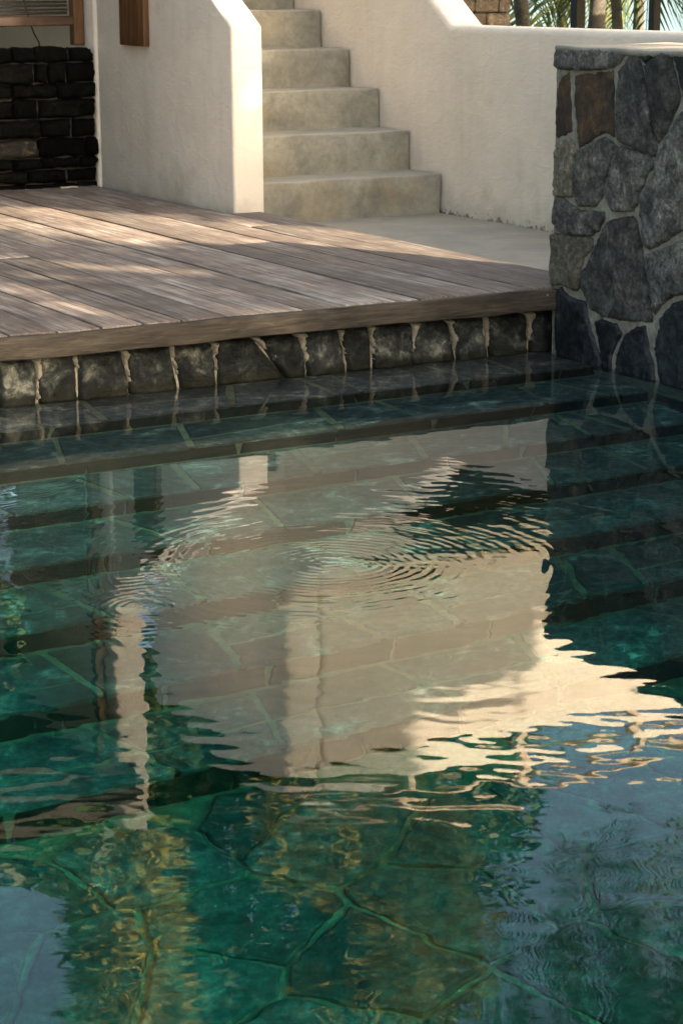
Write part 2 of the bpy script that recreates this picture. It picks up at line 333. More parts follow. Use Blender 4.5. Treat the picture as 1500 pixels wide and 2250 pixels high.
# ------------------------------------------------------------------ land, sea
def rect_sheet(name, rects, z, mat):
    V, F = [], []
    for x0, x1, y0, y1 in rects:
        n = len(V); V += [(x0, y0, z), (x1, y0, z), (x1, y1, z), (x0, y1, z)]; F.append((n, n+1, n+2, n+3))
    return link(name, mesh(name, V, F), mat)
V = []; F = []
def quad(a, b, c, d):
    n = len(V); V.extend([a, b, c, d]); F.append((n, n+1, n+2, n+3))
zg = 0.10
for x0, x1, y0, y1 in ((-60, -2.1, 5.76, 26), (-60, -6.2, -60, 5.76), (4.0, 60, -60, 26), (-6.2, 4.0, -60, -4.2), (-2.1, 4.0, 5.76, 26)):
    quad((x0, y0, zg), (x1, y0, zg), (x1, y1, zg), (x0, y1, zg))
quad((-60, 26, zg), (60, 26, zg), (60, 34, -4.2), (-60, 34, -4.2))
tag(link("ground", mesh("ground", V, F), m_ground), kind="structure")
tag(link("sea", mesh("sea", [(-4000, 26.5, -4), (4000, 26.5, -4), (4000, 5000, -4), (-4000, 5000, -4)], [(0, 1, 2, 3)]), m_sea), kind="structure")
# pool shell
bm = bmesh.new()
box_bm(bm, -6.4, 4.3, -4.4, 6.0, ZF - 0.5, ZF - 0.012)
box_bm(bm, -6.4, -6.0, -4.4, 5.7, ZF - 0.012, 0.14)
box_bm(bm, -6.0, 4.3, -4.4, -4.0, ZF - 0.012, 0.14)
me = bpy.data.meshes.new("pool_floor"); bm.to_mesh(me); bm.free()
pool_floor = tag(link("pool_floor", me, m_grout), kind="structure")

# ------------------------------------------------------------------ polygon pieces
def inset_poly_clip(cx, cy, others, bounds, g):
    x0, x1, y0, y1 = bounds
    poly = [(x0 + g/2, y0 + g/2), (x1 - g/2, y0 + g/2), (x1 - g/2, y1 - g/2), (x0 + g/2, y1 - g/2)]
    for ox, oy in others:
        dx, dy = ox - cx, oy - cy; L = math.hypot(dx, dy)
        if L < 1e-6 or L > 2.2: continue
        nx, ny = dx / L, dy / L; lim = (nx * (cx + ox) + ny * (cy + oy)) / 2 - g / 2
        res = []
        for i in range(len(poly)):
            p, q = poly[i], poly[(i+1) % len(poly)]
            a, c = nx*p[0] + ny*p[1] - lim, nx*q[0] + ny*q[1] - lim
            if a <= 0: res.append(p)
            if (a < 0) != (c < 0):
                t = a / (a - c); res.append((p[0] + (q[0]-p[0])*t, p[1] + (q[1]-p[1])*t))
        poly = res
        if len(poly) < 3: return []
    return poly
def rough_outline(poly, step, amp, seed):
    out = []; n = len(poly)
    for i in range(n):
        p, q = Vector(poly[i]).to_2d(), Vector(poly[(i+1) % n]).to_2d(); d = q - p; L = d.length
        if L < 1e-5: continue
        nr = Vector((-d.y, d.x)) / L; k = max(1, int(L / step))
        for j in range(k):
            t = j / k; c = p + d * t
            a = noise.noise(Vector((c.x * 9 + seed, c.y * 9, seed * 1.3))) + 0.5 * noise.noise(Vector((c.x * 31, c.y * 31 + seed, 3.1)))
            out.append((c.x + nr.x * a * amp, c.y + nr.y * a * amp))
    return out
def grow_poly(poly, g):
    if not g: return poly
    n = len(poly); ar = sum(poly[i][0]*poly[(i+1) % n][1] - poly[(i+1) % n][0]*poly[i][1] for i in range(n)); sg = 1 if ar > 0 else -1
    out = []
    for i in range(n):
        a, b, c = Vector(poly[i-1]), Vector(poly[i]), Vector(poly[(i+1) % n])
        n1 = Vector(((b-a).y, -(b-a).x)).normalized(); n2 = Vector(((c-b).y, -(c-b).x)).normalized()
        m = n1 + n2; m = m.normalized() / max(.5, m.normalized().dot(n1)) if m.length > 1e-4 else n1
        q = b + m * g * sg; out.append((q.x, q.y))
    return out
def slab(name, poly, ztop, thick, mat, parent, bev=0.004, amp=0.004, step=0.05, seed=0.0, tilt=0.0015):
    """flat paving piece in the x-y plane"""
    o = rough_outline(poly, step, amp, seed); n = len(o)
    if n < 3: return None
    cx = sum(p[0] for p in o) / n; cyy = sum(p[1] for p in o) / n
    rg = random.Random(seed); tx, ty = rg.uniform(-tilt, tilt) * 3, rg.uniform(-tilt, tilt) * 3
    zt = lambda x, y: ztop + (x - cx) * tx + (y - cyy) * ty
    Vv = []
    for x, y in o: Vv.append((x, y, ztop - thick))
    for x, y in o: Vv.append((x, y, zt(x, y) - bev))
    for x, y in o:
        dx, dy = cx - x, cyy - y; L = math.hypot(dx, dy) or 1; s = min(bev * 1.5, L * 0.3) / L
        Vv.append((x + dx*s, y + dy*s, zt(x + dx*s, y + dy*s)))
    Ff = []
    for r in range(2):
        for i in range(n): Ff.append((r*n+i, r*n+(i+1) % n, (r+1)*n+(i+1) % n, (r+1)*n+i))
    Ff.append(tuple(range(2*n, 3*n)))
    me_ = mesh(name, Vv, Ff)
    return link(name, me_, mat, parent)
def rubble(name, poly, frame, mat, parent, proud=0.012, depth=0.06, grid=0.016, relief=0.008, seed=0.0, edge=0.018, jag=0.006, grow=0.0, cleft=0.010):
    """rough-faced stone: outline poly (u,v) on a wall; frame(u,v,w)->xyz, w out of the wall"""
    o = rough_outline(grow_poly(poly, grow), 0.014, jag, seed)
    if len(o) < 4: return None
    P = np.array(o); n = len(o)
    pts = [Vector(p) for p in o]
    u0, v0 = P.min(0); u1, v1 = P.max(0); rg = random.Random(int(seed * 97) + 5)
    A = P; B = np.roll(P, -1, 0); AB = B - A; L2 = (AB**2).sum(1) + 1e-12
    def dist(p):
        t = np.clip(((p - A) * AB).sum(1) / L2, 0, 1); return float(np.sqrt(((A + AB * t[:, None] - p)**2).sum(1).min()))
    def inside(p):
        x, y = p; c = False
        for i in range(n):
            (xa, ya), (xb, yb) = o[i], o[(i+1) % n]
            if (ya > y) != (yb > y) and x < (xb - xa) * (y - ya) / (yb - ya) + xa: c = not c
        return c
    gu = max(grid, (u1 - u0) / 44, (v1 - v0) / 44)
    u = u0 + gu / 2
    while u < u1:
        v_ = v0 + gu / 2
        while v_ < v1:
            p = np.array((u + rg.uniform(-.3, .3) * gu, v_ + rg.uniform(-.3, .3) * gu))
            if inside(p) and dist(p) > gu * 0.35: pts.append(Vector(p))
            v_ += gu
        u += gu
    cv, ce, cf, *_ = geometry.delaunay_2d_cdt(pts, [(i, (i+1) % n) for i in range(n)], [], 1, 1e-6)
    s = Vector((seed * 7.3, seed * 3.7, seed * 1.9)); tu, tv = rg.uniform(-.03, .03), rg.uniform(-.03, .03)
    cu, cvv = (u0 + u1) / 2, (v0 + v1) / 2
    planes = [(rg.uniform(-.32, .32), rg.uniform(-.32, .32), rg.uniform(-.002, .010)) for _ in range(rg.randint(4, 7))]
    pl_h = lambda du, dv: min(c0 + a0 * du + b0 * dv for a0, b0, c0 in planes)
    hs_ = [pl_h(p.x - cu, p.y - cvv) for p in cv]; hmin, hmax = min(hs_), max(hs_)
    Vv = []
    for p in cv:
        dd = dist(np.array(p)); k = min(1, dd / edge); k = math.sqrt(max(0, 1 - (1 - k)**2))
        q = Vector((p.x, p.y, 0))
        du, dv = p.x - cu, p.y - cvv
        h = (pl_h(du, dv) - hmin) / (hmax - hmin + 1e-9) * cleft
        h += noise.fractal(q * 26 + s, 0.8, 2.1, 5) * relief * .55 + abs(noise.noise(q * 9 + s)) * relief * .7
        Vv.append(frame(p.x, p.y, -0.006 + (proud + 0.006) * k + h * k + ((p.x - cu) * tu + (p.y - cvv) * tv) * k))
    nb = len(Vv)
    Ff = [tuple(f) for f in cf]
    for p in o: Vv.append(frame(p[0], p[1], -depth))
    # outline vertices keep their input order at the front of the cdt result
    for i in range(n): Ff.append((i, nb + i, nb + (i+1) % n, (i+1) % n))
    bm_ = bmesh.new(); bv = [bm_.verts.new(p) for p in Vv]
    for f in Ff:
        try: bm_.faces.new([bv[i] for i in f])
        except ValueError: pass
    bmesh.ops.recalc_face_normals(bm_, faces=list(bm_.faces))
    me_ = bpy.data.meshes.new(name); bm_.to_mesh(me_); bm_.free()
    return link(name, me_, mat, parent, True)

# ------------------------------------------------------------------ pool floor paving
rnd = random.Random(7)
pts = []
X = -0.4
sites = []
for i in range(22):
    for j in range(20):
        sites.append((-1.2 + i * 0.235 + rnd.uniform(-.12, .12) + (j % 2) * 0.1, -0.6 + j * 0.225 + rnd.uniform(-.11, .11)))
sites = [q_ for q_ in sites if rnd.random() > .12]
bounds = (-1.3, XS + 0.02, -0.7, TF1 - 6 * TRUN + 0.0)
for i, (sx, sy) in enumerate(sites):
    if not (bounds[0] < sx < bounds[1] and bounds[2] < sy < bounds[3]): continue
    poly = inset_poly_clip(sx, sy, sites[:i] + sites[i+1:], bounds, 0.013)
    if len(poly) >= 3: slab("paving_stone", poly, ZF, 0.03, m_floor, pool_floor, 0.004, 0.009, 0.03, i * 1.37)

# ------------------------------------------------------------------ pool steps
steps = empty("pool_steps", "submerged flight of seven slate steps with pale grout in the pool", "pool steps")
CUTS = {
 1: [(-1.6,-1.5),(-1.1,-1.2),(-.7,-.6),(-.2,-.3),(.2,.3),(.7,.65),(1.1,1.2),(1.62,1.55),(1.90,2.02),(2.24,2.19),(2.72,2.58),(2.95,2.93),(3.06,3.01),(3.39,3.39),(3.62,3.58)],
 2: [(-1.5,-1.4),(-1.0,-1.1),(-.6,-.5),(-.1,-.2),(.3,.35),(.8,.75),(1.15,1.2),(1.55,1.5),(2.04,1.95),(2.41,2.32),(2.85,2.78),(3.06,3.05),(3.55,3.47),(3.66,3.70)],
 3: [(-1.4,-1.5),(-.9,-1.0),(-.4,-.5),(0,.1),(.4,.5),(.9,.85),(1.3,1.35),(1.64,1.70),(1.97,2.01),(2.26,2.20),(2.62,2.55),(2.99,2.88),(3.32,3.14),(3.49,3.42),(3.55,3.56),(3.80,3.67)],
 4: [(-1.5,-1.3),(-1.,-.9),(-.5,-.6),(0,-.1),(.4,.5),(.85,.8),(1.25,1.3),(1.62,1.55),(1.96,2.03),(2.36,2.30),(2.78,2.70),(3.22,3.10),(3.44,3.41),(3.63,3.62)],
 5: [(-1.4,-1.3),(-.9,-1.0),(-.4,-.3),(0,.1),(.45,.4),(.9,1.0),(1.33,1.28),(1.66,1.72),(1.96,1.94),(2.35,2.42),(2.74,2.70),(3.12,3.22),(3.44,3.48)],
 6: [(-1.5,-1.4),(-1.,-1.1),(-.5,-.4),(0,.0),(.5,.4),(.9,.95),(1.25,1.33),(1.55,1.57),(1.95,1.90),(2.22,2.25),(2.47,2.45),(2.92,2.80),(3.07,2.98),(3.45,3.4)],
 7: [(-1.4,-1.5),(-.9,-.8),(-.4,-.5),(0,.1),(.4,.5),(.85,.8),(1.2,1.15),(1.54,1.61),(1.92,1.85),(2.24,2.3),(2.6,2.52),(2.95,3.05),(3.4,3.35)]}
XL = -2.0; rnd = random.Random(3)
bm = bmesh.new()
for k in range(1, 8):
    yf = TF1 - TRUN * (k-1); z = -TD1 - TRISE * (k-1)
    box_bm(bm, XL, XS + 0.03, yf + 0.014, yf + TRUN + 0.06 - 0.001 * k, ZF - 0.2, z - 0.004)
me = bpy.data.meshes.new("mortar_bed"); bm.to_mesh(me); bm.free()
link("mortar_bed", me, m_grout, steps)
for k in range(1, 8):
    yf = TF1 - TRUN * (k-1); yb = yf + TRUN + (0.02 if k == 1 else 0.0); z = -TD1 - TRISE * (k-1)
    cs = [(XL, XL)] + CUTS[k] + [(XS + 0.02, XS + 0.02)]
    for i in range(len(cs) - 1):
        (b0, f0), (b1, f1) = cs[i], cs[i+1]; g = rnd.uniform(0.006, 0.013)
        P4 = [(f0 + g, yf), (f1 - g, yf), (b1 - g, yb - 0.006), (b0 + g, yb - 0.006)]
        sd = k * 31.7 + i * 2.3
        w = (b1 - b0 + f1 - f0) / 2
        if w > 0.26 and rnd.random() < 0.6:            # an oblique joint splits the long slabs
            t0, t1 = rnd.uniform(.3, .7), rnd.uniform(.3, .7)
            l = (P4[0][0] + (P4[3][0]-P4[0][0])*t0, P4[0][1] + (P4[3][1]-P4[0][1])*t0)
            r = (P4[1][0] + (P4[2][0]-P4[1][0])*t1, P4[1][1] + (P4[2][1]-P4[1][1])*t1)
            e = 0.005
            parts = [[P4[0], P4[1], (r[0], r[1]-e), (l[0], l[1]-e)], [(l[0], l[1]+e), (r[0], r[1]+e), P4[2], P4[3]]]
        else: parts = [P4]
        for q, pp in enumerate(parts): slab("slate_slab", pp, z, 0.024, m_slate, steps, 0.003, 0.004, 0.06, sd + q)
    # riser facing stones
    x = XL; zr0 = z - TRISE + 0.002; zr1 = z - 0.026; j = 0
    while x < XS + 0.01:
        w = rnd.uniform(0.22, 0.5); x1 = min(x + w, XS + 0.02); s0 = rnd.uniform(-.02, .02)
        yy = yf + 0.004 + rnd.uniform(0, .004)
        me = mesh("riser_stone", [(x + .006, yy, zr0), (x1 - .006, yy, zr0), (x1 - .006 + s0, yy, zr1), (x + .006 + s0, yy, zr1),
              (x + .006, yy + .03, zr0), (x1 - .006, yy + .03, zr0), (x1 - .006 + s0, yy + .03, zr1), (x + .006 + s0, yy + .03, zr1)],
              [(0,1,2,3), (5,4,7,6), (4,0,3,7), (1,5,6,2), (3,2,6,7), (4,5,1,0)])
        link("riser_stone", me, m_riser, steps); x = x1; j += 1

# ------------------------------------------------------------------ water with ripples
def lines(a, b, segs):
    """segs: list of (start, end, step) ascending"""
    out = []
    for s, e, d in segs:
        n = max(1, int(round((e - s) / d))); out += [s + (e - s) * i / n for i in range(n)]
    return np.array(out + [b])
gx = lines(-6.02, 3.9, [(-6.02, 0.4, 0.25), (0.4, 1.1, 0.012), (1.1, 1.36, 0.006), (1.36, 2.5, 0.0036), (2.5, 2.75, 0.006), (2.75, 3.9, 0.011)])
gy = lines(-4.05, 5.74, [(-4.05, 1.4, 0.25), (1.4, 3.1, 0.010), (3.1, 3.4, 0.006), (3.4, 4.1, 0.0036), (4.1, 4.5, 0.006), (4.5, 5.74, 0.02)])
GX, GY = np.meshgrid(gx, gy, indexing='ij')
def sstep(a, b, x): t = np.clip((x - a) / (b - a), 0, 1); return t * t * (3 - 2 * t)
Hh = np.zeros_like(GX)
rs = np.random.RandomState(11)
C1 = (2.02, 3.74); C2 = (1.56, 3.63)
def ring(c, lam, slope, r0, w, ph=0.0, wob=0.0):
    dx, dy = GX - c[0], GY - c[1]; r = np.hypot(dx, dy); th = np.arctan2(dy, dx)
    env = np.exp(-((r - r0) / w)**2) * (0.84 + 0.16 * np.sin(th * 2 + ph)) 
    rr = r * (1 + wob * np.sin(th * 2 + ph)) + lam * .5 * (.45 * np.sin(17 * GX + 9 * GY + ph * 3) * np.sin(11 * GY - 14 * GX + ph) + .25 * np.sin(41 * GX - 29 * GY + ph))
    env = env * np.clip(.85 + .45 * np.sin(13 * GX + 8 * GY + ph * 5) * np.sin(9 * GX - 19 * GY + ph * 2) + .25 * np.sin(37 * GX + 31 * GY), .1, 1.5)
    return slope * lam / (2 * math.pi) * env * np.cos(2 * math.pi * rr / lam + ph)
Hh += ring(C1, 0.022, 0.034, 0.18, 0.20, 0.4, 0.03)
Hh += ring((1.93, 3.66), 0.019, 0.018, 0.20, 0.16, 2.4, 0.04)
Hh += ring(C1, 0.030, 0.017, 0.36, 0.20, 1.9, 0.03)
Hh += ring((2.15, 3.80), 0.046, 0.010, 0.42, 0.22, 0.3, 0.04)
Hh += ring(C1, 0.062, 0.008, 0.62, 0.25, 1.1, 0.03)
Hh += ring(C1, 0.085, 0.005, 1.05, 0.40, 2.0, 0.03)
Hh += ring(C2, 0.016, 0.050, 0.04, 0.06, 0.0)
Hh += ring(C2, 0.026, 0.016, 0.15, 0.10, 2.2, 0.02)
Hh += ring((2.55, 4.30), 0.030, 0.008, 0.18, 0.18, 0.7, 0.05)
calm = sstep(4.75, 3.9, GY); near = sstep(3.5, 2.6, GY)
view = math.atan2(0.85, 0.465)
for lam, sl, nn, spread in ((0.5, 0.0012, 7, 1.2), (0.22, 0.0015, 10, 1.0), (0.10, 0.0017, 12, 0.9), (0.055, 0.0026, 16, 0.6), (0.030, 0.0026, 16, 0.5)):
    for _ in range(nn):
        a = view + rs.uniform(-spread, spread); l = lam * rs.uniform(0.75, 1.3); k = 2 * math.pi / l
        amp = sl / math.sqrt(nn) * 1.6 * l / (2 * math.pi)
        q1, q2, q3 = rs.uniform(1.5, 4, 2), rs.uniform(1.5, 4, 2), rs.uniform(0, 6.28, 2)
        patch = np.clip(0.55 + 0.9 * np.sin(q1[0] * GX + q1[1] * GY + q3[0]) * np.sin(q2[0] * GX - q2[1] * GY + q3[1]), 0, 1.5)
        Hh += amp * patch * (0.10 + 0.9 * calm) * (1 + 1.0 * near) * np.cos(k * (np.cos(a) * GX + np.sin(a) * GY) + rs.uniform(0, 6.28))
nx_, ny_ = GX.shape
Vt = np.stack([GX, GY, Hh], -1).reshape(-1, 3)
ii, jj = np.meshgrid(np.arange(nx_-1), np.arange(ny_-1), indexing='ij'); base = (ii * ny_ + jj).ravel()
Ft = np.stack([base, base + ny_, base + ny_ + 1, base + 1], 1)
# skirt and bottom close the volume
def ridx(i, j): return i * ny_ + j
loop = [ridx(i, 0) for i in range(nx_)] + [ridx(nx_-1, j) for j in range(1, ny_)] + [ridx(i, ny_-1) for i in range(nx_-2, -1, -1)] + [ridx(0, j) for j in range(ny_-2, 0, -1)]
nb = len(Vt); low = Vt[loop].copy(); low[:, 2] = ZF - 0.3
Vt = np.vstack([Vt, low, [[(gx[0]+gx[-1])/2, (gy[0]+gy[-1])/2, ZF - 0.3]]])
m_ = len(loop); ctr = nb + m_
Fs = np.array([[loop[(i+1) % m_], loop[i], nb + i, nb + (i+1) % m_] for i in range(m_)])
tri = []
for i in range(0, m_):
    tri.append([nb + (i+1) % m_, nb + i, ctr])
me = bpy.data.meshes.new("pool_water")
allF = [Ft, Fs]; tri = np.array(tri)
nl = len(Ft)*4 + len(Fs)*4 + len(tri)*3
me.vertices.add(len(Vt)); me.vertices.foreach_set("co", Vt.astype(np.float32).ravel())
me.loops.add(nl); me.loops.foreach_set("vertex_index", np.concatenate([Ft.ravel(), Fs.ravel(), tri.ravel()]).astype(np.int32))
nq = len(Ft) + len(Fs); me.polygons.add(nq + len(tri))
me.polygons.foreach_set("loop_start", np.concatenate([np.arange(nq) * 4, nq * 4 + np.arange(len(tri)) * 3]).astype(np.int32))
me.polygons.foreach_set("use_smooth", np.concatenate([np.ones(len(Ft), bool), np.zeros(len(Fs) + len(tri), bool)]))
me.update(calc_edges=True)
me.materials.append(m_water)
water = bpy.data.objects.new("pool_water", me); COL.objects.link(water); tag(water, kind="structure")

# ------------------------------------------------------------------ stones under the deck
edge_wall = empty("pool_edge_wall", "low rubble wall of dark stones and dripping mortar under the deck edge", "stone wall")
PXE = lambda x, y: None
# joint positions along the wall (x at top, x at bottom), left to right, from the mortar runs
JT = [1.74, 1.875, 1.985, 2.115, 2.235, 2.385, 2.535, 2.675, 2.81, 2.965, 3.105, 3.215, 3.375, 3.50, 3.625, 3.80]
JB = [1.75, 1.865, 1.985, 2.11, 2.235, 2.395, 2.555, 2.68, 2.91, 2.985, 3.125, 3.22, 3.355, 3.52, 3.645, 3.80]
x = 1.74; pre = []
rnd = random.Random(21)
while x > -2.0: x -= rnd.uniform(.11, .17); pre.append(x)
pre.reverse(); JT = pre + JT + [3.90]; JB = [p + rnd.uniform(-.02, .02) for p in pre] + JB + [3.90]
eframe = lambda u, v, w: (u, YW - w, v)
ZT = 0.128
for i in range(len(JT) - 1):
    g = rnd.uniform(.002, .006)
    P = [(JB[i] + g*.7, -0.16), (JB[i+1] - g*.7, -0.16), (JB[i+1] - g*.6, 0.0), (JT[i+1] - g*1.3, ZT + .004 - rnd.uniform(0, .012)), (JT[i] + g*1.3, ZT + .004 - rnd.uniform(0, .012)), (JB[i] + g*.6, 0.0)]
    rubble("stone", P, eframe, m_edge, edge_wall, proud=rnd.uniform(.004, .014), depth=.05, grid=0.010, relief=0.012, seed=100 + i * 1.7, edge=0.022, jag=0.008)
# mortar core, lumpy
def lumpy(name, u0, u1, v0, v1, frame, amp, step, mat, parent, back, seed):
    nu, nv = int((u1-u0)/step), int((v1-v0)/step); Vv = []; Ff = []
    for i in range(nu+1):
        for j in range(nv+1):
            u, v_ = u0 + (u1-u0)*i/nu, v0 + (v1-v0)*j/nv
            Vv.append(frame(u, v_, noise.fractal(Vector((u*22+seed, v_*22, seed)), 0.9, 2, 4) * amp))
    for i in range(nu):
        for j in range(nv):
            a = i*(nv+1)+j; Ff.append((a, a+nv+1, a+nv+2, a+1))
    n = len(Vv)
    Vv += [frame(u0, v0, 0), frame(u1, v0, 0), frame(u1, v1, 0), frame(u0, v1, 0), frame(u0, v0, -back), frame(u1, v0, -back), frame(u1, v1, -back), frame(u0, v1, -back)]
    for q in ((0,1,5,4),(1,2,6,5),(2,3,7,6),(3,0,4,7),(4,5,6,7)): Ff.append(tuple(n+k for k in q))
    return link(name, mesh(name, Vv, Ff), mat, parent, True)
lumpy("mortar", -2.0, 3.90, -0.2, ZT - 0.016, lambda u, v, w: (u, YW + 0.004 - w, v), 0.005, 0.014, m_mortar_tan, edge_wall, 0.12, 4.0)
# mortar runs hanging in front of the joints
for i in range(len(JT)):
    if not (1.6 < JT[i] < 3.85): continue
    xt, xb = JT[i], JB[i]; lf, rt = [], []
    end = rnd.uniform(0.004, 0.04); w0 = rnd.uniform(.006, .012); fl = rnd.uniform(1.0, 2.4)
    for k in range(11):
        t = k / 10; zz = ZT - 0.001 + (end - ZT) * t; cx_ = xt + (xb - xt) * t + noise.noise(Vector((i * 3.3, t * 3, 0))) * .010
        w = w0 * (1 + (fl - 1) * max(0, 1 - t * 4) - .35 * t + .8 * noise.noise(Vector((i * 1.7, t * 7, 5)))); w = max(.003, w * (.5 if k == 10 else 1))
        lf.append((cx_ - w, zz)); rt.append((cx_ + w * rnd.uniform(.7, 1.2), zz))
    rubble("mortar_run", lf + rt[::-1], eframe, m_mortar_tan, edge_wall, proud=.013, depth=.02, grid=.006, relief=.006, seed=500 + i * 1.3, edge=.005, jag=.004, cleft=.004)

# ------------------------------------------------------------------ dry stone wall on the right
sw = empty("stone_wall", "tall dark grey crazy stone wall with pale mortar joints standing in the pool", "stone wall", loc=(0, 0, 0))
SC = 4.6875
def A_(p): return (1180 + p[0] / SC, 80 + p[1] / SC)
def B_(p): return (1180 + p[0] / SC, 420 + p[1] / SC)
def on_wall(px, py):
    """direction of a photo pixel met with the plane of the wall face"""
    d = CR * ((px - 750) / 4649.24) + CU * (-(py - 1125) / 4649.24) + CF
    t = XS / d.x; return (d.y * t, 1.1849 + d.z * t)
ST = [
 (A_, [(205,105),(560,110),(910,130),(900,190),(850,270),(780,325),(560,345),(330,345),(200,330),(190,190)], 'g'),
 (A_, [(330,365),(340,560),(350,800),(360,980),(300,1010),(195,1060),(200,560),(250,430)], 'b'),
 (A_, [(395,400),(600,370),(785,350),(790,600),(795,1040),(700,1010),(620,1040),(530,1095),(430,1145),(410,1000),(390,680)], 'b'),
 (A_, [(840,360),(890,290),(960,190),(1035,150),(1060,250),(1120,480),(1170,800),(1200,1000),(1235,1150),(1210,1240),(1100,1190),(920,1120),(850,1060),(830,900),(830,600)], 'g'),
 (A_, [(1060,155),(1240,155),(1110,280)], 'd'),
 (A_, [(1290,160),(1380,175),(1430,380),(1480,640),(1440,750),(1340,960),(1250,1110),(1210,900),(1160,560),(1110,310),(1200,240)], 'g'),
 (A_, [(1400,165),(1900,160),(1900,520),(1510,640),(1450,400)], 'd'),
 (A_, [(200,1090),(330,1040),(390,1110),(395,1300),(375,1500),(360,1650),(240,1655),(175,1640),(180,1200)], 't'),
 (A_, [(430,1190),(580,1100),(700,1040),(800,1110),(830,1130),(810,1230),(760,1380),(710,1510),(660,1680),(600,1760),(430,1750),(400,1600),(410,1350)], 'g'),
 (A_, [(860,1140),(940,1140),(1100,1200),(1190,1250),(1190,1350),(1120,1480),(1060,1600),(1050,1700),(990,1800),(800,1800),(760,1740),(700,1620),(720,1520),(790,1300)], 'g'),
 (A_, [(1540,690),(1800,600),(1900,1000),(1800,1800),(1500,1985),(1300,2125),(1150,2200),(1112,2160),(1090,1990),(1075,1750),(1070,1650),(1110,1550),(1210,1400),(1230,1300),(1270,1180),(1330,1040),(1420,880)], 'g'),
 (B_, [(210,70),(260,70),(330,130),(450,190),(690,215),(690,280),(640,400),(570,460),(400,450),(250,410),(165,330),(165,200)], 'g'),
 (B_, [(160,440),(400,465),(570,480),(570,560),(490,680),(450,800),(430,1000),(400,1030),(260,960),(145,970),(150,700)], 't'),
 (B_, [(770,290),(980,260),(1020,300),(1060,500),(1090,640),(1130,900),(1160,1100),(1190,1330),(1100,1350),(900,1330),(680,1300),(560,1220),(480,1080),(450,1000),(480,800),(560,660),(640,480),(700,370)], 'g'),
 (B_, [(1140,660),(1280,600),(1500,500),(1800,400),(1850,900),(1700,1000),(1500,1060),(1400,1090),(1280,1170),(1215,1280),(1180,1100),(1150,850)], 'g'),
 (B_, [(250,985),(340,1085),(500,1145),(520,1300),(560,1420),(600,1580),(650,1700),(660,2050),(190,2050),(195,1540),(200,1080)], 'd'),
 (B_, [(585,1345),(660,1315),(820,1375),(865,1470),(830,1560),(770,1690),(740,2050),(690,2050),(670,1700),(640,1560)], 'd'),
 (B_, [(920,1460),(1010,1395),(1110,1390),(1130,1500),(1150,1650),(1200,1800),(1215,2080),(790,2060),(830,1650)], 'd'),
 (B_, [(1240,1440),(1280,1300),(1400,1160),(1500,1125),(1750,1080),(1850,1500),(1850,2300),(1270,2100),(1250,1820),(1205,1620)], 'd')]
sframe = lambda u, v, w: (XS - w, u, v)
mm_ = {'g': m_stone, 'b': m_stone_brown, 'd': m_stone_dark, 't': m_stone_tan}
tops = []
for i, (fn, pl, c) in enumerate(ST):
    P = [on_wall(*fn(p)) for p in pl]
    P = [(u, min(v_, 0.962)) for u, v_ in P]
    rubble("stone", P, sframe, mm_[c], sw, proud={'g': .004, 'b': .001, 'd': .003, 't': .005}[c], depth=.07, grid=0.008, relief={'g': .010, 'b': .003, 'd': .006, 't': .009}[c], seed=10 + i * 2.3, edge=0.006, jag=0.006, grow=0.0035, cleft={'g': .014, 'b': .004, 'd': .007, 't': .010}[c])
# the wall goes on towards the viewer and below the water
rnd = random.Random(31); sites = []
u_hi = on_wall(1180 + 1900 / SC, 300)[0]
for i in range(22):
    for j in range(13):
        sites.append((1.0 + i * 0.22 + rnd.uniform(-.09, .09), -1.1 + j * 0.17 + rnd.uniform(-.06, .06) + (i % 2) * .06))
for i, (sx, sy) in enumerate(sites):
    if sx > u_hi - 0.02: continue
    poly = inset_poly_clip(sx, sy, sites[:i] + sites[i+1:], (0.9, u_hi - 0.005, -1.15, 0.962), 0.022)
    if len(poly) >= 3: rubble("stone", poly, sframe, m_stone_dark if sy < .2 else m_stone, sw, .014, .07, .04, .008, 300 + i * .77, .022, .006)
us = sorted(set(round(u_hi + k * 0.21, 3) for k in range(0, 5)))
low = [(s[0] + 0, s[1]) for s in sites]
for i, (sx, sy) in enumerate(low):
    sx2 = sx + 0.0
    if sy > -0.15 or sx < u_hi: continue
    poly = inset_poly_clip(sx2, sy, low[:i] + low[i+1:], (u_hi, 5.66, -1.15, -0.09), 0.02)
    if len(poly) >= 3: rubble("stone", poly, sframe, m_stone_dark, sw, .01, .07, .04, .005, 700 + i * .7, .022, .006)
lumpy("mortar", 0.9, 5.602, -1.2, 0.955, lambda u, v, w: (XS + 0.001 - w, u, v), 0.004, 0.018, m_mortar, sw, 0.42, 9.0)
jbox("coping", (XS - 0.008, 0.9, 0.952), (XS + 0.43, 5.612, 0.972), m_pad, sw, 0.008, (4, 30, 1), 0.007, 5, 3)

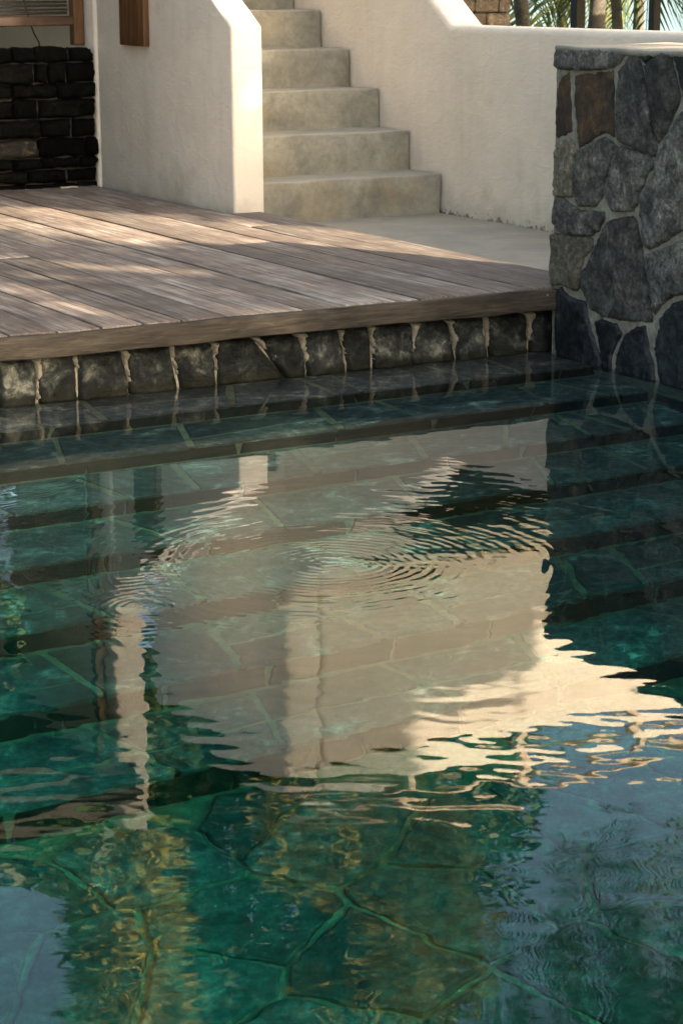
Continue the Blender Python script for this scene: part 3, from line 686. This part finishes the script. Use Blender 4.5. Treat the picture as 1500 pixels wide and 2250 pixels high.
# ------------------------------------------------------------------ timber deck
deck = empty("timber_deck", "weathered grey brown plank deck with front fascia board beside the pool", "deck")
GAPS = [2.006, 2.15, 2.285, 2.415, 2.538, 2.679, 2.811, 2.943, 3.081, 3.218, 3.346, 3.477, 3.620, 3.762, 3.908, 4.055]
x = 2.006; pre = []
while x > -1.6: x -= 0.137; pre.append(round(x, 3))
GAPS = sorted(pre) + GAPS
rnd = random.Random(8); SPLIT = {3.762: 7.62, 3.081: 8.3, 2.538: 7.2}
for i in range(len(GAPS) - 1):
    a, b_ = GAPS[i] + 0.0038, GAPS[i+1] - 0.0038
    yend = 9.66 if b_ < 3.93 else 8.108
    if 3.93 > a and b_ > 3.93: yend = 8.108
    segs = [(Y0 - 0.004, yend)]
    if GAPS[i] in SPLIT: s = SPLIT[GAPS[i]]; segs = [(Y0 - 0.004, s - .002), (s + .002, yend)]
    for (ya, yb) in segs:
        dz = rnd.uniform(-.002, .002)
        jbox("plank", (a, ya, ZD - 0.028 + dz), (b_, yb, ZD + dz), m_deck, deck, 0.0025, (2, 14, 1), 0.0022, 2.2, i + ya)
fb = jbox("fascia_board", (-1.6, Y0 - 0.034, ZD - 0.069), (XS + 0.012, Y0 - 0.006, ZD - 0.003), m_fascia, deck, 0.004, (90, 1, 3), 0.0055, 6.0, 77)
for y in (5.74, 6.3, 6.9, 7.5, 8.05): box("joist", -1.6, 4.04, y, y + .05, 0.102, ZD - 0.033, m_joist, deck)
for xx in (3.80,):   # screw heads in the fascia
    tube("screw_head", [(xx, Y0 - .0345, ZD - .018), (xx, Y0 - .0375, ZD - .018)], [.0045, .004], m_mortar, fb, 8)

# ------------------------------------------------------------------ concrete paving, stairs
pad = jbox("concrete_paving", (4.062, 5.62, 0.02), (XW - 0.002, YS + 0.01, ZC), m_pad, None, 0.006, (6, 14, 1), 0.004, 2.5, 5)
tag(pad, kind="structure")
stairs = empty("concrete_stairs", "flight of stained raw concrete steps rising between two cream walls", "stairs")
for k in range(12):
    y0 = YS + RUN * k
    jbox("step", (XP1 + 0.002, y0, 0.10 if k == 0 else ZC + RISE * (k-1) - 0.05), (XW - 0.008, y0 + RUN + 0.06, ZC + RISE * (k+1)), m_concrete, stairs, 0.007, (22, 4, 4), 0.007, 6.0, 40 + k * 5)

# ------------------------------------------------------------------ plaster walls
sl = 0.60
parapet = empty("stair_parapet", "cream plaster parapet with sloped top and tall pillar left of the stairs", "wall")
extrude_profile("wall", [(YP, 0.11), (YP, 0.985), (9.575, 0.985 + sl * (9.575 - YP)), (9.575, 0.11)], XP0, XP1, m_plaster_l, parapet, 0.014, 4)
extrude_profile("pillar", [(9.578, 0.12), (9.578, 3.17), (9.80, 3.17), (9.80, 0.12)], XP0 - .012, XP1 + .006, m_plaster_l, parapet, 0.02, 4)
extrude_profile("wall", [(9.803, 0.12), (9.803, 2.95), (11.0, 2.95), (11.0, 0.12)], XP0 + .004, XP1, m_plaster_l, parapet, 0.012, 3)
stair_wall = empty("stair_wall", "cream plaster wall rising along the right side of the concrete stairs", "wall")
extrude_profile("wall", [(1.5, 0.02), (1.5, 0.972), (8.09, 0.972), (9.75, 0.972 + 0.655 * (9.75 - 8.09)), (9.75, 0.02)], XW, XW + 0.18, m_plaster, stair_wall, 0.03, 5)
villa = empty("villa_terrace", "raised cream plaster terrace of the villa with a low railing above the stairs", "terrace")
extrude_profile("side_wall", [(9.756, 0.05), (9.756, 3.21), (11.55, 3.21), (11.55, 0.05)], XW + .003, XW + 0.217, m_plaster_v, villa, 0.03, 4)
extrude_profile("front_wall", [(9.76, 1.98), (9.76, 3.205), (9.95, 3.205), (9.95, 1.98)], XW + 0.225, 15.0, m_plaster_v, villa, 0.03, 4)
box("floor_slab", XW + 0.23, 15.0, 9.955, 14.6, 2.0, 2.24, m_plaster_v, villa, 0.01)
for k in range(20):
    yb_ = 9.957 + k * 0.2321
    box("added_dark_board", XW + 0.24, 14.98, yb_, yb_ + 0.226, 1.972 - .003 * (k % 2), 1.997, m_joist, villa)  # dark boards added so the terrace underside mirrors dark in the pool
for k in range(12):
    xx = 5.78 + k * 0.81
    box("railing_post", xx, xx + .06, 9.83, 9.89, 3.19, 3.40, m_rail, villa, 0.006)
box("handrail", XW + .1, 15.0, 9.81, 9.91, 3.402, 3.455, m_rail, villa, 0.012, 2)

# pieces under the terrace
def px_at(px, py, Y):
    d = CR * ((px - 750) / 4649.24) + CU * (-(py - 1125) / 4649.24) + CF
    t = Y / d.y; return (d.x * t, Y, 1.1849 + d.z * t)
pier = empty("brick_pier", "brown rough block pier behind the cream stair wall", "pier")
xr = px_at(1115, 40, 11.2)[0]; rnd = random.Random(4); bh = 0.083
box("mortar", xr - .52, xr - .006, 11.208, 11.69, .05, 2.0, m_joist, pier)
blk = [box_mesh("brick", -0.105, 0.105, -0.03, 0.03, -bh/2 + .004, bh/2 - .004, 0.010, 2) for _ in range(1)]
def jit_block(w, h, d, seed):
    bm_ = bmesh.new(); box_bm(bm_, -w/2, w/2, -d/2, d/2, -h/2, h/2)
    bmesh.ops.subdivide_edges(bm_, edges=list(bm_.edges), cuts=2, use_grid_fill=True)
    sh = [e for e in bm_.edges if e.calc_face_angle(0) > .8]
    bmesh.ops.bevel(bm_, geom=sh, offset=0.008, segments=1, affect='EDGES')
    for v in bm_.verts: v.co += noise.noise_vector(v.co * 18 + Vector((seed * 5, seed * 3, 0))) * 0.006
    me_ = bpy.data.meshes.new("brick"); bm_.to_mesh(me_); bm_.free(); return me_
bl = [jit_block(0.165, bh - .008, 0.07, s) for s in range(4)]
for r in range(24):
    for c in range(-1, 4):
        x_ = xr - .085 - c * .172 - (.086 if r % 2 else 0)
        if x_ < xr - .47 or x_ > xr - .02: continue
        if c == -1: continue
        o = link("brick", bl[(r + c) % 4], m_brick, pier); o.location = (x_, 11.20, .09 + r * bh)
    if r % 2:
        o = link("brick", bl[r % 4], m_brick, pier); o.location = (xr - .043, 11.20, .09 + r * bh); o.scale = (.5, 1, 1)
for n_, (a, b_, lab) in enumerate(((1265, 1285, "slim black post beside the pale palm trunk under the terrace"), (1434, 1450, "slim black post further along the terrace, away from the brick pier"))):
    x0_ = px_at(a, 60, 14.2)[0]; x1_ = px_at(b_, 60, 14.2)[0]
    p = empty("black_post", lab, "post", "posts under the terrace")
    box("shaft", x0_, x1_, 14.2, 14.2 + (x1_ - x0_), 0.16, 2.0, m_dkpost, p, .004)
    box("base_plate", x0_ - .04, x1_ + .04, 14.16, 14.24 + (x1_ - x0_), 0.09, 0.159, m_dkpost, p, .004)

# ------------------------------------------------------------------ dark stone wall and screen, left rear
dw = empty("dark_stone_wall", "stained, shade-darkened coursed stone wall at the back of the deck", "wall")
YB = 9.60
box("core", 1.2, 3.915, YB + .012, YB + .25, .1, .855, m_joist, dw)
rnd = random.Random(17); z = 0.16; row = 0
bframe = lambda u, v, w: (u, YB - w, v)
while z < .82:
    h = rnd.uniform(.045, .105)
    if z + h > .80: h = .872 - z
    x = 1.2 + rnd.uniform(0, .1)
    while x < 3.925:
        w = rnd.uniform(.07, .30); x1 = min(x + w, 3.925)
        if x1 > 3.87: x1 = 3.925
        m__ = m_blacktan if (x < 3.50 and rnd.random() < .3) else m_black
        top = z + h - .006
        P = [(x + .003, z), (x1 - .003, z), (x1 - .003, top), (x + .003, top)]
        if z + h > .86 and x1 > 3.92: P = [(x + .003, z), (x1 - .003, z), (x1 - .003, top - .03), (x1 - .03, top - .004), (x + .003, top)]
        rubble("stone", P, bframe, m__, dw, rnd.uniform(.0, .034), .04, .012, .018, 900 + z * 31 + x * 7, .012, .010)
        x = x1
    z += h; row += 1
screen = empty("slatted_screen", "brown timber frame with dark horizontal slats above the black stone wall", "screen")
box("post", 3.862, 3.913, 9.68, 9.74, .872, 2.72, m_oil, screen, .004)
box("post", 1.40, 1.46, 9.68, 9.74, .872, 2.72, m_oil, screen, .004)
box("beam", 1.462, 3.858, 9.665, 9.725, .964, 1.008, m_oil_h, screen, .004)
rnd = random.Random(2)
for k in range(44):
    zz = 1.016 + k * .0175
    o = box("slat", 1.465, 3.84, 9.70 + rnd.uniform(-.003, .003), 9.712, zz, zz + .0115 + rnd.uniform(-.002, .002), m_slat, screen, .002)
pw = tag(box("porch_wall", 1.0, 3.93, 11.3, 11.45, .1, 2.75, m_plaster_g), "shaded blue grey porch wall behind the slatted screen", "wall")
a = px_at(66, 50, 9.9); b_ = px_at(86, 93, 9.9)
ca = [(a[0] - .05, 9.9, a[2] + .22), (a[0] - .01, 9.9, a[2] + .04), ((a[0]+b_[0])/2 - .004, 9.9, (a[2]+b_[2])/2), (b_[0], 9.9, b_[2]), (b_[0] + .03, 9.9, b_[2] - .2)]
tag(tube("cable", ca, [.0035] * 5, m_cable, None, 6), "thin black cable hanging behind the timber beam", "cable")
roof = empty("porch_roof", "dark shingled porch roof beyond the tall cream pillar", "roof")
jbox("roof_deck", (-3.0, 9.2, 2.76), (3.90, 12.2, 2.86), m_roofw, roof, .01, (6, 4, 1), .01, 1, 3)
jbox("eave_beam", (-3.0, 9.3, 2.64), (3.90, 9.42, 2.755), m_joist, roof, .006, (6, 1, 1), .004, 1, 6)
# a plank-like sign on the parapet
plaque = empty("wooden_plaque", "hanging brown timber board on the cream parapet face", "board")
jbox("board", (XP0 - .030, 8.957, .884), (XP0 - .002, 9.232, 1.50), m_oil, plaque, .003, (1, 3, 8), .003, 3, 12)
jbox("bracket", (XP0 - .0015, 9.05, 1.505), (XP0 + .0, 9.14, 1.53), m_cable, plaque, .0002, (1, 1, 1), 0, 1, 1) if False else None
tag(jbox("fallen_leaf", (3.70, 9.50, ZD + .001), (3.78, 9.525, ZD + .007), m_rail, None, .002, (3, 1, 1), .004, 30, 4), "small dry pale leaf lying at the foot of the black stone wall", "leaf")

# ------------------------------------------------------------------ vegetation
def leaf_cloud(name, P, size, mat, parent, seed, droop=0.0, aspect=0.45):
    """P (n,3) leaf positions -> one mesh of folded leaves"""
    rs_ = np.random.RandomState(seed); n = len(P)
    d = rs_.normal(size=(n, 3)); d[:, 2] -= droop; d /= np.linalg.norm(d, axis=1)[:, None]
    u = rs_.normal(size=(n, 3)); s = np.cross(d, u); s /= np.linalg.norm(s, axis=1)[:, None]; nn = np.cross(d, s)
    L = (size * rs_.uniform(.65, 1.35, n))[:, None]; Wd = L * aspect * .5
    v = np.stack([P, P + d*L*.45 + s*Wd + nn*L*.06, P + d*L, P + d*L*.45 - s*Wd + nn*L*.06], 1).reshape(-1, 3)
    f = np.arange(n * 4).reshape(-1, 4)
    return link(name, np_mesh(name, v, f), mat, parent)
def crown_points(c, r, n, seed, clumps=24):
    rs_ = np.random.RandomState(seed); cc = rs_.normal(size=(clumps, 3)); cc /= np.linalg.norm(cc, axis=1)[:, None]
    cc *= (rs_.uniform(.35, 1, clumps)**.6)[:, None]; cr = rs_.uniform(.22, .42, clumps)
    k = rs_.randint(0, clumps, n); q = rs_.normal(size=(n, 3)); q /= np.linalg.norm(q, axis=1)[:, None]; q *= (rs_.uniform(0, 1, n)**.45)[:, None]
    return np.array(c) + (cc[k] + q * cr[k][:, None]) * np.array(r)
def tree(name, label, base, c, r, n, size, mat, seed, group=None, droop=.2, aspect=.45, tr=.14):
    t = empty(name, label, "tree", group, loc=base); b0 = Vector(base); cc = Vector(c)
    loc = lambda p: Vector(p) - b0
    rg = random.Random(seed); pts_ = [loc(b0), loc(b0.lerp(cc, .4)) + Vector((rg.uniform(-.2, .2), rg.uniform(-.2, .2), 0)), loc(b0.lerp(cc, .8)), loc(cc)]
    tk = tube("trunk", pts_, [tr, tr * .75, tr * .5, tr * .25], m_bark, t, 9)
    for k in range(5):
        s = b0.lerp(cc, rg.uniform(.5, .85)); e = cc + Vector([rg.uniform(-.75, .75) * r[i] for i in range(3)])
        tube("limb", [loc(s), loc(s.lerp(e, .5)) + Vector((0, 0, .1)), loc(e)], [tr * .4, tr * .25, tr * .08], m_bark, t, 6)
    P = crown_points(c, r, n, seed) - np.array(base)
    leaf_cloud("crown", P, size, mat, t, seed, droop, aspect)
    return t
def frond_mesh(name, L, nl, lw, arch, seed, ll=0.38):
    rg = random.Random(seed); V_, F_ = [], []
    def rach(t): return Vector((L * (t - .12 * arch * t * t), 0, L * (.35 * t * (1.1 - t) * 2 - arch * .55 * t ** 2.4)))
    N = 14
    for i in range(N):
        t0, t1 = i / N, (i + 1) / N; a_, b2 = rach(t0), rach(t1); w0, w1 = .022 * (1 - t0) + .004, .022 * (1 - t1) + .004
        n0 = len(V_); V_ += [a_ + Vector((0, w0, 0)), a_ - Vector((0, w0, 0)), b2 - Vector((0, w1, 0)), b2 + Vector((0, w1, 0)), a_ + Vector((0, 0, -w0)), b2 + Vector((0, 0, -w1))]
        F_ += [(n0, n0+1, n0+2, n0+3), (n0+1, n0+4, n0+5, n0+2), (n0+4, n0, n0+3, n0+5)]
    for i in range(nl):
        t = .14 + .85 * i / nl; p = rach(t); tg = (rach(min(1, t + .02)) - p).normalized()
        ln = L * ll * math.sin(math.pi * min(1, .15 + t * .82)) ** .7 * rg.uniform(.85, 1.1)
        for s in (-1, 1):
            d = (tg * .75 + Vector((0, s, 0)) * .8 + Vector((0, 0, -.25 + rg.uniform(-.15, .15)))).normalized()
            m1 = p + d * ln * .5; e = p + d * ln + Vector((0, 0, -ln * .28)); wv = tg.cross(d).normalized().cross(d) * lw
            n0 = len(V_); V_ += [p, m1 + wv, e, m1 - wv]; F_.append((n0, n0+1, n0+2, n0+3))
    return mesh(name, V_, F_)
FR = {}
def palm(label, base, top, L, nf, mat, seed, group="palms by the sea", tr=.12, el=(-.5, 1.2)):
    t = empty("palm_tree", label, "palm tree", group, loc=base); b0 = Vector(base); tp = Vector(top) - b0; rg = random.Random(seed)
    pts_ = [Vector((0, 0, 0)), tp * .35 + Vector((rg.uniform(-.15, .15), rg.uniform(-.1, .1), 0)), tp * .7, tp]
    fine = []; 
    for i in range(13):
        s = i / 12 * 3; k = min(2, int(s)); fine.append(pts_[k].lerp(pts_[k+1], s - k))
    tube("trunk", fine, [tr * (1.25 - .45 * i / 12) * (1 + .06 * (i % 2)) for i in range(13)], m_palmbark, t, 10)
    key = (round(L, 2), mat.name)
    if key not in FR:
        FR[key] = [frond_mesh("frond", L, 46, .016, a, 5 + j) for j, a in enumerate((.7, 1.0, 1.35))]
        for me_ in FR[key]: me_.materials.append(mat)
    for i in range(nf):
        o = bpy.data.objects.new("frond", FR[key][rg.randrange(3)]); COL.objects.link(o); o.parent = t
        o.location = tp; o.rotation_euler = (rg.uniform(-.4, .4), -rg.uniform(*el), i * 2.399 + rg.uniform(-.2, .2))
    return t
def polar(az, dist, z=0.1): return (math.sin(R(az)) * dist, math.cos(R(az)) * dist, z)
# palms seen through the open ground floor
def trunk_at(px, Y): p = px_at(px, 40, Y); return (p[0], Y, 0.1)
b1 = trunk_at(1165, 17); palm("short palm with a grey trunk next to the brick pier", b1, (b1[0] + .1, 17.1, 3.2), 2.3, 14, m_palm_dk, 1, tr=.06, el=(-1.1, .7))
b2 = trunk_at(1302, 17.5); palm("palm with thick pale green trunk right beside a black post", b2, (b2[0] + .15, 17.6, 4.4), 2.6, 16, m_palm, 2, tr=.07)
b3 = trunk_at(1365, 19); palm("slender palm between the two black posts", b3, (b3[0], 19.2, 3.9), 2.5, 16, m_palm, 3, tr=.05, el=(-1.1, .9))
b4 = trunk_at(1400, 21); palm("slender palm growing furthest back toward the sea", b4, (b4[0] + .2, 21.1, 3.6), 2.5, 16, m_palm_dk, 4, tr=.055, el=(-1.1, .9))
b5 = trunk_at(1600, 18); palm("palm with drooping fronds past the farther black post", b5, (b5[0], 18.1, 3.1), 2.6, 18, m_palm_dk, 5, tr=.06, el=(-1.1, .7))
b6 = trunk_at(1230, 22); palm("low leafy palm low among the trunks by the sea", b6, (b6[0], 22.1, 2.0), 2.2, 16, m_palm, 6, tr=.05, el=(-.9, .9))
# tall trees behind the terrace, mirrored in the pool
tree("broadleaf_tree", "tall dark broadleaf tree mirrored in the middle of the pool", polar(27, 19.5), polar(26.6, 19, 7.8), (1.9, 1.6, 3.3), 9000, .26, m_leaf, 41, "trees behind the terrace", tr=.2)
tree("broadleaf_tree", "dark spreading tree rising over the terrace railing", polar(31, 22), polar(30.5, 21.5, 6.9), (1.5, 1.6, 1.7), 6000, .26, m_leaf, 42, "trees behind the terrace", tr=.18)
tree("bamboo_clump", "golden green bamboo plume mirrored beside the pillar", polar(22.4, 16.5), polar(22.4, 16.3, 7.0), (.36, .45, 2.4), 6000, .32, m_leaf_y, 43, "golden plumes", .6, .22, .07)
tree("bamboo_clump", "golden green bamboo plume mirrored in front of the dark trees", polar(29.6, 17.5), polar(29.6, 17.2, 6.9), (.95, .6, 1.6), 9000, .30, m_leaf_y, 44, "golden plumes", .6, .22, .07)
tree("broadleaf_tree", "dark tree behind the porch roof", polar(17.5, 17), polar(17.4, 16.8, 4.9), (2.0, 1.5, 1.5), 6000, .24, m_leaf, 45, "trees behind the terrace", tr=.15)
q = polar(49, 16); palm("tall palm arching high over the terrace", q, polar(45.0, 16, 8.6), 3.3, 24, m_palm_dk, 9, "palms by the sea", .13, (-.9, .6))
q = polar(44, 22); palm("tall palm behind the terrace, farther toward the sea", q, polar(39.0, 22, 11.2), 3.3, 24, m_palm_dk, 10, "palms by the sea", .13, (-.9, .6))

tree("broadleaf_tree", "unseen dense tree added to block sky light left of the deck, beyond the porch roof end", (-4.0, 9.6, .1), (-3.4, 9.4, 4.8), (2.4, 2.4, 3.8), 9000, .30, m_leaf, 46, "unseen trees added left of the deck", tr=.18)  # out of view, added to keep sky light off the parapet and deck
tree("broadleaf_tree", "unseen dense tree added to block sky light, nearest the pool steps on the left bank", (-4.4, 6.6, .1), (-3.8, 6.0, 4.6), (2.4, 2.4, 3.9), 9000, .30, m_leaf, 47, "unseen trees added left of the deck", tr=.18)  # second unseen tree added as a sky light blocker
# unseen trees behind the viewer: crowns shaped to shade the court, gaps left for sun patches
rs = np.random.RandomState(5)
def poly_in(px, py, poly):
    c = np.zeros(len(px), bool); n = len(poly)
    for i in range(n):
        (xa, ya), (xb, yb) = poly[i], poly[(i+1) % n]
        with np.errstate(divide='ignore', invalid='ignore'):
            c ^= ((ya > py) != (yb > py)) & (px < (xb - xa) * (py - ya) / (yb - ya + 1e-12) + xa)
    return c
def deck_px(x, y, z=ZD):
    d = CR * ((x - 750) / 4649.24) + CU * (-(y - 1125) / 4649.24) + CF
    t = (z - 1.1849) / d.z; return (d.x * t, d.y * t)
LIT = [[deck_px(*p) for p in poly] for poly in (
    [(-120, 440), (120, 452), (330, 466), (480, 480), (640, 492), (820, 506), (1000, 534), (1215, 584), (1215, 612), (1000, 600), (820, 580), (700, 560), (560, 550), (420, 556), (260, 540), (100, 520), (-120, 500)],
    [(-120, 575), (0, 592), (90, 622), (215, 676), (150, 682), (0, 640), (-120, 620)])]
tg = []
def add(n, f): tg.append(np.array([f() for _ in range(n)]))
U = rs.uniform
add(5200, lambda: (U(.5, 5.0), U(4.6, 10.2), ZD))
add(1800, lambda: (U(3.7, 5.2), U(8.0, 9.9), U(.2, 2.2)))
add(1500, lambda: (U(3.6, 5.3), U(2.0, 8.2), U(.2, 1.1)))
add(500, lambda: (U(0.0, 3.9), U(9.4, 9.9), U(.2, 3.0)))
add(3000, lambda: (U(4.9, 9.5), 9.76, U(1.9, 2.4)))
add(1300, lambda: (U(4.9, 6.5), 9.76, U(2.3, 2.75)))
add(380, lambda: (U(4.9, 5.6), 9.7, U(2.6, 3.35)))
add(500, lambda: (U(6.7, 7.5), 11.2, U(.6, 1.3)))
add(700, lambda: (U(3.8, 4.15), 9.58, U(1.5, 3.25)))
add(500, lambda: (4.985, U(9.7, 11.6), U(2.0, 3.3)))
add(700, lambda: (U(6.0, 9.0), U(11.1, 14.3), U(.3, 1.4)))
add(900, lambda: (U(-2, 4.0), U(1.0, 5.0), 0))
tg = np.vstack(tg); S_ = np.array(SUN)
P = tg + S_ * rs.uniform(9.5, 14.5, len(tg))[:, None]
def hit(P, axis, val):
    t = (P[:, axis] - val) / S_[axis]; return P - S_ * t[:, None]
keep = np.ones(len(P), bool)
hd = hit(P, 2, ZD)
for poly in LIT: keep &= ~poly_in(hd[:, 0], hd[:, 1], poly)
he = hit(P, 1, YP)                                     # end face of the parapet, its sloped top
keep &= ~((he[:, 0] > 3.97) & (he[:, 0] < 4.2) & (he[:, 2] > .62) & (he[:, 2] < .90))
keep &= ~((he[:, 0] > 3.92) & (he[:, 0] < 4.14) & (he[:, 2] > 1.0) & (he[:, 2] < 1.2))
hc = hit(P, 2, .97)
keep &= ~((hc[:, 0] > 3.90) & (hc[:, 0] < 4.3) & (hc[:, 1] > 3.2) & (hc[:, 1] < 5.45))
P = P[keep]
TB = [((7.6, -3.6, .1), (7.6, -3.2, 5.4)), ((9.6, -1.6, .1), (9.4, -1.4, 5.8)), ((5.6, -5.4, .1), (5.5, -5.0, 5.2))]
who = np.argmin(np.stack([np.hypot(P[:, 0] - t[1][0], P[:, 1] - t[1][1]) for t in TB], 1), 1)
LB = ("shade tree behind the viewer, in line with the stone wall", "shade tree behind the viewer, farthest from the pool", "shade tree behind the viewer, at the near pool corner")
for i, (b0, c0) in enumerate(TB):
    t = empty("shade_tree", LB[i], "tree", "shade trees behind the viewer", loc=b0); bv = Vector(b0); cv_ = Vector(c0) - bv; rg = random.Random(i)
    tube("trunk", [(0, 0, 0), cv_ * .5 + Vector((.1, .05, 0)), cv_], [.2, .15, .07], m_bark, t, 9)
    leaf_cloud("crown", P[who == i] - np.array(b0), .20, m_leaf, t, 60 + i, .1, .6)
